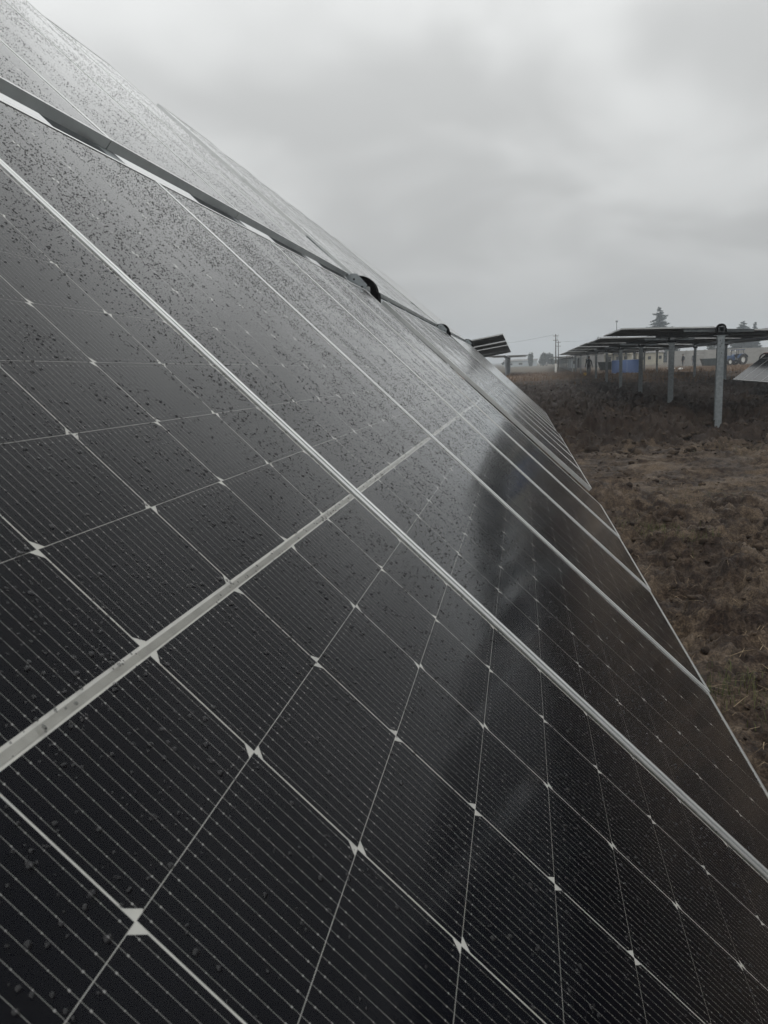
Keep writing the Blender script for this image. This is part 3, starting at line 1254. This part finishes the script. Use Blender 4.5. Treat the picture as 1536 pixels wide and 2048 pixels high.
conifer(33.2, 200, 13.0, 5.4, 'tall dark conifer rising alone above the flat row left of the bearing', 11, 0.004)
conifer(57.3, 220, 9.6, 5.0, 'conifer tip right of the black bearing, the broader of two', 12)
conifer(60.6, 221, 9.2, 2.2, 'slim conifer tip furthest right above the flat row', 13)
bush(50.0, 222, 1.7, 8.6, 'dark tree crown just showing beside the bearing above the panels', 14, 'distant_tree', 1500)
bare_tree(22.6, 210, 9.4, 'largest leafless tree, its pale twigs above the row of flat tables', 21)
bare_tree(26.3, 212, 7.8, 'leafless tree right of the thin mast, with denser twigs', 22, 0.45)
bare_tree(28.6, 216, 6.6, 'small leafless tree at the right end of its clump', 25, 0.5)
bush(20.6, 230, 1.5, 6.8, 'small dark tree peeping over the roof line left of the bare trees', 23, 'distant_tree', 1300)
bush(21.9, 233, 1.0, 8.2, 'narrow dark tree beside the small one over the roof line', 24, 'distant_tree', 1100)
bush(8.2, 255, 2.6, 4.0, 'round bluish bush at the far edge of the open field', 31, 'round_bush', 2600)
bush(3.3, 258, 0.9, 4.3, 'slim hazy tree left of the round bush at the field edge', 32, 'distant_tree', 1200)
# low hazy hedge that closes the field
bush(-3.0, 285, 4.0, 2.0, 'low hazy hedge along the field edge left of the slim tree', 33, 'hedge', 2600)
bush(14.5, 290, 4.5, 2.2, 'low hazy hedge along the field edge right of the round bush', 34, 'hedge', 2600)

# ------------------------------------------------------------------ buildings, walls and yard things
M['cream'] = worn('cream_render', (0.44, 0.41, 0.33), (0.37, 0.345, 0.28), 0.8, 0.85, 0, 0.05)
M['grey_render'] = worn('grey_render', (0.24, 0.235, 0.23), (0.19, 0.185, 0.18), 0.7, 0.85, 0, 0.05)
M['pale_shed'] = worn('pale_sheet', (0.42, 0.46, 0.48), (0.36, 0.40, 0.42), 0.7, 0.6, 0, 0.0)
M['roof'] = worn('grey_roof', (0.16, 0.155, 0.15), (0.12, 0.115, 0.11), 1.5, 0.8, 0, 0.1)
M['window'] = mat('dark_window', (0.02, 0.022, 0.025), 0.15)
M['concrete'] = worn('precast_concrete', (0.34, 0.335, 0.32), (0.27, 0.265, 0.25), 1.3, 0.9, 0, 0.1)
M['teal'] = worn('dark_green_sheet', (0.020, 0.030, 0.030), (0.030, 0.042, 0.042), 1.0, 0.6, 0, 0.05)


def box_me(name, m, *b):
    q = MB_()
    q.box(*b)
    return q.me(name, m)


def house(name, x0, x1, y, depth, h, wall, label, wins, roof_over=0.3, rz=0.0, roof_rise=0.9, band=None):
    cx, w = (x0 + x1) / 2, (x1 - x0)
    root = empty(name, (cx, y, 0), rz)
    tag(root, label, 'building')
    link('wall', box_me('wall', wall, -w / 2, w / 2, 0, depth, -0.6, h), root)
    b = MB_()
    o = roof_over
    e, rdg = h - 0.05, h + roof_rise
    prof = [(-o, e), (depth + o, e), (depth / 2, rdg)]
    vs = [(-w / 2 - o, a, z) for a, z in prof] + [(w / 2 + o, a, z) for a, z in prof]
    b.mesh_(vs, [(0, 2, 1), (3, 4, 5), (0, 1, 4, 3), (1, 2, 5, 4), (2, 0, 3, 5)])
    link('roof', b.me('roof', M['roof'], fix=True), root)
    if band:
        link('balcony', box_me('balcony', wall, -w / 2 + 0.3, w / 2 - 0.3, -0.9, -0.02, band, band + 0.12), root)
    for (wx, wz, ww, wh) in wins:
        f = link('window', box_me('window', M['cream'], -ww / 2 - 0.08, ww / 2 + 0.08, -0.05, 0.03, -0.08, wh + 0.08), root, loc=(wx, -0.002, wz))
        link('pane', box_me('pane', M['window'], -ww / 2, ww / 2, -0.06, -0.052, 0, wh), f)


wins = [(-2.6 + 1.05 * k, 2.75, 0.5, 0.62) for k in range(6)] + [(-2.2 + 1.5 * k, 0.95, 0.55, 0.85) for k in range(4)]
house('cream_house', 14.2, 21.4, 158, 6, 4.1, M['cream'], 'cream two-storey house with small dark windows seen under the flat row', wins, band=2.25)
house('grey_house', 10.9, 15.2, 150, 6, 2.75, M['grey_render'], 'plain grey house wall left of the cream two-storey house', [(-0.9, 1.0, 0.5, 0.7)])
house('low_cream_building', 22.4, 27.4, 160, 5, 2.35, M['cream'], 'low cream building with three small windows right of the house', [(-1.4, 1.0, 0.55, 0.6), (-0.1, 1.0, 0.55, 0.6), (1.9, 1.05, 0.55, 0.6)], roof_rise=0.5)
house('pale_shed', 9.0, 10.6, 152, 4, 2.0, M['pale_shed'], 'small pale bluish shed at the left of the grey house', [(0.2, 0.8, 0.5, 0.6)], roof_rise=0.4)
house('long_shed', -5.5, 5.8, 280, 9, 1.9, M['pale_shed'], 'long low hazy shed far across the open field', [(-3.5, 0.6, 1.2, 0.6), (0, 0.6, 1.2, 0.6), (3.5, 0.6, 1.2, 0.6)], roof_rise=0.6)

# precast boundary wall: posts and panels picked out one by one
bw = empty('boundary_wall', (21.0, 119.0, 0), R(-2))
tag(bw, 'long grey precast concrete wall behind the tractor', 'wall')
n_bay = 17
pm_, bm_ = box_me('wall_post', M['concrete'], -0.10, 0.10, -0.13, 0.13, -0.4, 2.2), box_me('wall_panel', M['concrete'], -1.18, 1.18, -0.05, 0.05, 0.0, 0.62)
for k in range(n_bay + 1):
    link('wall_post', pm_, bw, loc=(k * 2.5, 0, 0))
    if k < n_bay:
        for c in range(4):
            link('wall_panel', bm_, bw, loc=(k * 2.5 + 1.25, random.uniform(-0.012, 0.012), -0.35 + c * 0.63))


def skip(x, y, l, w, h, label, m):
    root = empty('waste_skip', (x, y, gz(x, y)))
    tag(root, label, 'container')
    b = MB_()
    o = [(-l / 2 + 0.3, -w / 2, 0.12), (l / 2 - 0.3, -w / 2, 0.12), (l / 2 - 0.3, w / 2, 0.12), (-l / 2 + 0.3, w / 2, 0.12)]
    t_ = [(-l / 2, -w / 2 - 0.02, h), (l / 2, -w / 2 - 0.02, h), (l / 2, w / 2 + 0.02, h), (-l / 2, w / 2 + 0.02, h)]
    b.mesh_(o + t_, [(3, 2, 1, 0), (0, 1, 5, 4), (1, 2, 6, 5), (2, 3, 7, 6), (3, 0, 4, 7)])
    link('body', b.me('body', m), root)
    r_ = MB_()
    r_.box(-l / 2 - 0.04, l / 2 + 0.04, -w / 2 - 0.06, -w / 2 + 0.02, h - 0.08, h)
    r_.box(-l / 2 - 0.04, l / 2 + 0.04, w / 2 - 0.02, w / 2 + 0.06, h - 0.08, h)
    link('rim', r_.me('rim', m), root)
    rb = box_me('rib', m, -0.05, 0.05, -0.05, 0.0, 0.15, h - 0.09)
    for k in range(4):
        link('rib', rb, root, loc=(-l / 2 + 0.5 + k * (l - 1.0) / 3, -w / 2 - 0.015, 0))
    sk = box_me('skid', m, -l / 2 + 0.3, l / 2 - 0.3, -0.06, 0.06, 0, 0.12)
    for s in (-1, 1):
        link('skid', sk, root, loc=(0, s * w * 0.35, 0))


skip(25.2, 112, 2.3, 1.6, 0.95, 'dark green-grey waste skip in front of the grey wall, left of tractor', M['teal'])
skip(11.7, 110, 2.6, 1.6, 1.1, 'long dark waste skip below the grey house, left of the blue panel', M['teal'])
M['red'] = worn('red_paint', (0.30, 0.075, 0.05), (0.25, 0.065, 0.04), 2, 0.5, 0, 0.03)
skip(17.9, 58, 2.2, 1.6, 1.45, 'red container at the right edge above the tilted table', M['red'])

# ------------------------------------------------------------------ poles, mast and wires
M['wood'] = worn('weathered_pole', (0.13, 0.12, 0.11), (0.09, 0.085, 0.08), 5, 0.9, 0, 0.2)
M['white'] = mat('white_paint', (0.66, 0.66, 0.63), 0.6)


def pole(x, y, h, label, foot=True):
    root = empty('utility_pole', (x, y, gz(x, y)))
    tag(root, label, 'pole')
    b = MB_()
    b.tube((0, 0, 1.15 if foot else -0.4), (0, 0, h), 0.085, 0.055, 8)
    link('shaft', b.me('shaft', M['wood']), root)
    if foot:
        b = MB_()
        b.tube((0, 0, -0.4), (0, 0, 1.15), 0.15, 0.11, 8)
        link('white_base', b.me('white_base', M['white']), root)
    for z in (h - 0.25, h - 0.8):
        b = MB_()
        b.box(-0.35, 0.35, -0.03, 0.03, z, z + 0.06)
        c = link('crossarm', b.me('crossarm', M['wood']), root)
        for q in (-0.3, 0.3):
            i_ = MB_()
            i_.tube((q, 0, z + 0.06), (q, 0, z + 0.17), 0.03, 0.02, 6)
            link('insulator', i_.me('insulator', M['white']), c)


pole(4.58, 105, 4.9, 'taller utility pole with a white painted foot at the field edge')
pole(5.66, 121, 4.4, 'shorter utility pole just right of the white-footed pole', False)
pole(-9.0, 160, 5.4, 'distant utility pole at left, mostly behind the tilted row', False)


def wire(a, b, sag, label):
    q = MB_()
    a, b = Vector(a), Vector(b)
    n_ = 14
    pr = None
    for k in range(n_ + 1):
        t = k / n_
        p = a.lerp(b, t) - Vector((0, 0, sag * 4 * t * (1 - t)))
        if pr is not None:
            q.tube(pr, p, 0.014, n=4, cap=False)
        pr = p
    o = link('overhead_wire', q.me('overhead_wire', M['black_plastic']))
    tag(o, label, 'wire')


wire((4.3, 105, 4.85), (-9.2, 160, 5.35), 0.4, 'thin overhead wire running left from the white-footed pole')
wire((4.9, 105, 4.85), (5.4, 121, 4.33), 0.08, 'short overhead wire between the two utility poles')
wire((5.96, 121, 4.33), (24.2, 205, 8.6), 0.9, 'thin overhead wire running right from the shorter pole')

mast = empty('thin_mast', (23.9, 206, 0))
tag(mast, 'thin mast with a small head among the bare trees', 'mast')
b = MB_()
b.tube((0, 0, -0.3), (0, 0, 10.3), 0.14, 0.09, 6)
link('shaft', b.me('shaft', M['dull_steel']), mast)
b = MB_()
b.box(-0.25, 0.25, -0.2, 0.2, 10.3, 10.65)
b.box(-0.33, 0.33, -0.06, 0.06, 10.65, 10.72)
link('lamp_head', b.me('lamp_head', M['dull_steel']), mast)

# ------------------------------------------------------------------ blue panel stood on edge, leaning on a prop
bx, by = 8.85, 68.6
bp = empty('blue_solar_panel', (bx, by, gz(bx, by)), R(-3))
tag(bp, 'blue solar panel with a white frame standing on its long edge between posts', 'solar panel')
face = Matrix.Rotation(R(78), 4, 'X') @ Matrix.Rotation(R(90), 4, 'Z')
link('panel_face', ME['blue'], bp, Matrix.Translation((0, 0.10, 0.56)) @ face @ Matrix.Scale(1.06, 4, (0, 1, 0)))
b = MB_()
b.box(-0.012, 0.012, -0.012, 0.012, -0.0, 1.0)
for s in (-0.9, 0.9):
    link('prop', box_me('prop', M['wood'], -0.03, 0.03, -0.03, 0.03, -0.55, 0.52), bp, Matrix.Translation((s, 0.42, 0.48)) @ Matrix.Rotation(R(22), 4, 'X'))
bl = MB_()
bl.box(-0.09, 0.09, -0.02, 0.02, -0.1, 0.1)
link('label_tag', bl.me('label_tag', M['white']), bp, Matrix.Translation((1.02, -0.06, 0.14)) @ Matrix.Rotation(R(-12), 4, 'X'))

# ------------------------------------------------------------------ cable loop hanging at a post of the far right row
b = MB_()
pts = []
for k in range(19):
    th = math.pi * k / 18
    pts.append(Vector((0.12 - 0.24 * math.cos(th), -0.16, 1.25 + 0.26 * math.sin(th))))
pts = [Vector((-0.12, -0.16, 0.55))] + pts + [Vector((0.34, -0.16, 0.85)), Vector((0.16, -0.16, 0.5))]
for p, q in zip(pts[:-1], pts[1:]):
    b.tube(p, q, 0.035, n=6)
o = link('cable_loop', b.me('cable_loop', M['black_cable']), loc=(11.68, 41.35, gz(11.68, 41.35)))
tag(o, 'black hose looped beside a post above the tilted table', 'hose')

# ------------------------------------------------------------------ people


def limb_body(chains, name, m):
    """one skinned surface; chains: lists of (xyz, radius), the first starts at the pelvis"""
    bm = bmesh.new()
    sl = bm.verts.layers.skin.verify()
    first = {}

    def vert(p, r):
        k = tuple(round(c, 4) for c in p)
        if k not in first:
            v = bm.verts.new(p)
            v[sl].radius = (r, r)
            first[k] = v
        return first[k]
    for ch in chains:
        pv = None
        for p, r in ch:
            v = vert(p, r)
            if pv is not None and bm.edges.get((pv, v)) is None:
                bm.edges.new((pv, v))
            pv = v
    bm.verts.ensure_lookup_table()
    bm.verts[0][sl].use_root = True
    me = bpy.data.meshes.new(name)
    bm.to_mesh(me)
    bm.free()
    o = bpy.data.objects.new(name, me)
    COL.objects.link(o)
    o.modifiers.new('skin', 'SKIN')
    s = o.modifiers.new('sub', 'SUBSURF')
    s.levels = s.render_levels = 1
    dg = bpy.context.evaluated_depsgraph_get()
    out = bpy.data.meshes.new_from_object(o.evaluated_get(dg))
    bpy.data.objects.remove(o)
    out.materials.clear()
    out.materials.append(m)
    out.polygons.foreach_set('use_smooth', [True] * len(out.polygons))
    return out


M['dark_cloth'] = worn('dark_workwear', (0.012, 0.013, 0.017), (0.022, 0.023, 0.028), 8, 0.9, 0, 0.1)
M['navy_cloth'] = worn('navy_workwear', (0.016, 0.020, 0.032), (0.024, 0.028, 0.042), 8, 0.9, 0, 0.1)
M['skin'] = mat('skin', (0.30, 0.17, 0.11), 0.6)


def person(x, y, rz, h, label, cloth, carry=False, step=0.12):
    k = h / 1.75
    root = empty('person', (x, y, gz(x, y)), rz)
    tag(root, label, 'person')
    P = lambda a, b, c: (a * k, b * k, c * k)
    pel = P(0, 0, 0.93)
    hl, hr = P(0.09, 0, 0.90), P(-0.09, 0, 0.90)
    sh = P(0, 0.02, 1.38)
    hand_l = P(0.30, -0.10, 0.80) if not carry else P(0.33, -0.05, 0.78)
    hand_r = P(-0.29, -0.02, 0.80)
    chains = [
        [(pel, 0.135 * k), (P(0, 0.0, 1.12), 0.125 * k), (P(0, 0.01, 1.28), 0.15 * k), (sh, 0.12 * k), (P(0, 0.0, 1.48), 0.055 * k), (P(0, -0.01, 1.55), 0.06 * k)],
        [(pel, 0.135 * k), (hl, 0.10 * k), (P(0.10, -step, 0.49), 0.065 * k), (P(0.11, -step * 0.6, 0.10), 0.05 * k), (P(0.115, -step * 0.6 - 0.14, 0.045), 0.04 * k)],
        [(pel, 0.135 * k), (hr, 0.10 * k), (P(-0.10, step * 0.2, 0.49), 0.065 * k), (P(-0.11, step * 0.9, 0.10), 0.05 * k), (P(-0.115, step * 0.9 - 0.14, 0.045), 0.04 * k)],
        [(sh, 0.12 * k), (P(0.19, 0.02, 1.36), 0.068 * k), (P(0.26, 0.04, 1.09), 0.05 * k), (hand_l, 0.036 * k)],
        [(sh, 0.12 * k), (P(-0.19, 0.02, 1.36), 0.068 * k), (P(-0.26, 0.05, 1.09), 0.05 * k), (hand_r, 0.036 * k)],
    ]
    body = limb_body(chains, 'body', cloth)
    link('body', body, root)
    v, f = icos(2)
    hv = v * np.array([0.078, 0.098, 0.118]) * k
    hv[:, 1] -= 0.012 * k * (hv[:, 2] < 0)
    head = link('head', np_mesh('head', hv, f, M['skin'], smooth=True), root, loc=P(0, -0.015, 1.625))
    nv = MB_()
    nv.mesh_([P(-0.014, -0.09, -0.02), P(0.014, -0.09, -0.02), P(0, -0.125, -0.018), P(0, -0.088, 0.03)], [(0, 1, 2), (0, 2, 3), (2, 1, 3)])
    link('nose', nv.me('nose', M['skin']), head)
    hat = v[:, 2] > -0.05
    cv = v * np.array([0.088, 0.107, 0.125]) * k
    cv[~hat, 2] = -0.005 * k
    link('cap', np_mesh('cap', cv + np.array([0, 0.004, 0.012]) * k, f, cloth, smooth=True), head)
    for hp in (hand_l, hand_r):
        hb = MB_()
        c = Vector(hp)
        hb.tube(c + Vector((0, 0, 0.01)) * k, c - Vector((0, 0.01, 0.09)) * k, 0.03 * k, 0.036 * k, 6)
        for q in range(4):
            a = c + Vector((0.0, -0.03 + 0.019 * q, -0.085)) * k
            hb.tube(a, a - Vector((0.004, 0.006, 0.075 - 0.012 * abs(q - 1.4))) * k, 0.010 * k, 0.007 * k, 5)
        a = c + Vector((0, -0.035, -0.02)) * k
        hb.tube(a, a + Vector((0, -0.03, -0.06)) * k, 0.012 * k, 0.008 * k, 5)
        link('hand', hb.me('hand', M['skin']), root)
    return root


person(5.98, 71.5, R(165), 1.72, 'person in dark workwear walking beside a thin post near a yellow bucket', M['dark_cloth'], True, 0.2)
person(24.15, 117.0, R(20), 1.76, 'person in navy workwear standing before the grey wall', M['navy_cloth'])
person(22.75, 117.3, R(-60), 1.70, 'person in dark clothes half hidden by a post at the grey wall', M['dark_cloth'])
M['yellow'] = mat('yellow_plastic', (0.55, 0.34, 0.03), 0.5)
yb = empty('bucket', (5.66, 71.2, gz(5.66, 71.2)))
tag(yb, 'yellow bucket on the ground by the walking person', 'bucket')
b = MB_()
b.tube((0, 0, 0), (0, 0, 0.30), 0.12, 0.16, 12, cap=False)
b.tube((0, 0, 0), (0, 0, 0.01), 0.12, 0.12, 12)
b.tube((0, 0, 0.28), (0, 0, 0.30), 0.17, 0.17, 12, cap=False)
link('pail', b.me('pail', M['yellow']), yb)
b = MB_()
for k in range(10):
    a0, a1 = math.pi * k / 10, math.pi * (k + 1) / 10
    b.tube((0.16 * math.cos(a0), 0, 0.29 + 0.15 * math.sin(a0)), (0.16 * math.cos(a1), 0, 0.29 + 0.15 * math.sin(a1)), 0.008, n=4)
link('handle', b.me('handle', M['dull_steel']), yb)

# ------------------------------------------------------------------ tractor
M['tractor_blue'] = worn('tractor_blue', (0.03, 0.07, 0.16), (0.025, 0.055, 0.12), 3, 0.4, 0, 0.02)
M['tyre'] = worn('rubber', (0.016, 0.015, 0.014), (0.028, 0.025, 0.022), 9, 0.9, 0, 0.2)
M['lampglass'] = mat('lamp_lens', (0.7, 0.7, 0.68), 0.1)
tr = empty('tractor', (27.4, 108, gz(27.4, 108)), R(-62))
tag(tr, 'dark blue farm tractor parked before the grey wall', 'tractor')
b = MB_()
b.prism([(-0.30, 0.62), (0.30, 0.62), (0.30, 1.12), (0.22, 1.24), (-0.22, 1.24), (-0.30, 1.12)], -1.75, -0.35)
link('bonnet', b.me('bonnet', M['tractor_blue'], fix=True), tr)
link('chassis', box_me('chassis', M['tyre'], -0.22, 0.22, -1.7, 0.9, 0.42, 0.66), tr)
link('seat', box_me('seat', M['tyre'], -0.25, 0.25, 0.25, 0.75, 0.95, 1.15), tr)
b = MB_()
for sx in (-1, 1):
    for sy in (-0.3, 0.85):
        b.tube((sx * 0.48, sy, 0.9), (sx * 0.44, sy * 0.95, 1.88), 0.03, n=5)
link('cab_frame', b.me('cab_frame', M['tyre']), tr)
link('cab_roof', box_me('cab_roof', M['tractor_blue'], -0.58, 0.58, -0.42, 0.95, 1.88, 1.97), tr)
b = MB_()
b.tube((0.2, -0.9, 1.2), (0.2, -0.9, 1.85), 0.035, n=6)
link('exhaust', b.me('exhaust', M['tyre']), tr)


def wheel(r, w):
    q = MB_()
    prof = [(0.55 * r, -w / 2), (0.92 * r, -w / 2), (r, -w * 0.32), (r, w * 0.32), (0.92 * r, w / 2), (0.55 * r, w / 2)]
    n_ = 20
    vs = []
    for k in range(n_):
        t = 2 * math.pi * k / n_
        for (a, c) in prof:
            vs.append((c, a * math.cos(t), a * math.sin(t)))
    m_ = len(prof)
    fs = [(k * m_ + j, k * m_ + (j + 1) % m_, ((k + 1) % n_) * m_ + (j + 1) % m_, ((k + 1) % n_) * m_ + j) for k in range(n_) for j in range(m_)]
    q.mesh_(vs, fs)
    return q


for sx in (-1, 1):
    for y_, r_, w_ in ((0.55, 0.68, 0.36), (-1.35, 0.44, 0.22)):
        wh = link('wheel', wheel(r_, w_).me('wheel', M['tyre'], fix=True), tr, loc=(sx * (0.66 if r_ > 0.5 else 0.52), y_, r_))
        q = MB_()
        q.tube((-0.06, 0, 0), (0.06, 0, 0), 0.56 * r_, 0.56 * r_, 14)
        link('rim', q.me('rim', M['white']), wh)
    fd = MB_()
    for k in range(6):
        t0, t1 = R(20 + k * 24), R(20 + (k + 1) * 24)
        p0, p1 = (0.55 + 0.78 * math.cos(t0), 0.68 + 0.78 * math.sin(t0)), (0.55 + 0.78 * math.cos(t1), 0.68 + 0.78 * math.sin(t1))
        a, c = sx * 0.42, sx * 0.84
        fd.face([(a, *p0), (c, *p0), (c, *p1), (a, *p1)])
    link('mudguard', fd.me('mudguard', M['tractor_blue']), tr)
    for (yy_, zz_) in ((-0.44, 1.82), (-1.77, 1.0)):
        q = MB_()
        q.tube((0, 0, 0), (0, -0.05, 0), 0.10, 0.10, 10)
        link('headlight', q.me('headlight', M['lampglass']), tr, loc=(sx * (0.42 if zz_ > 1.5 else 0.2), yy_, zz_))

# ------------------------------------------------------------------ air
HAZE = 0.0013
b = MB_()
b.box(-420, 420, -40, 900, -3.0, 22.0)
hm = bpy.data.materials.new('damp_air')
hm.use_nodes = True
nt = hm.node_tree
nt.nodes.clear()
ou = nt.nodes.new('ShaderNodeOutputMaterial')
pv = nt.nodes.new('ShaderNodeVolumePrincipled')
pv.inputs['Color'].default_value = (0.86, 0.93, 1.0, 1)
pv.inputs['Density'].default_value = HAZE
nt.links.new(pv.outputs[0], ou.inputs['Volume'])
hz = link('haze', b.me('haze', hm))
tag(hz, kind='stuff')
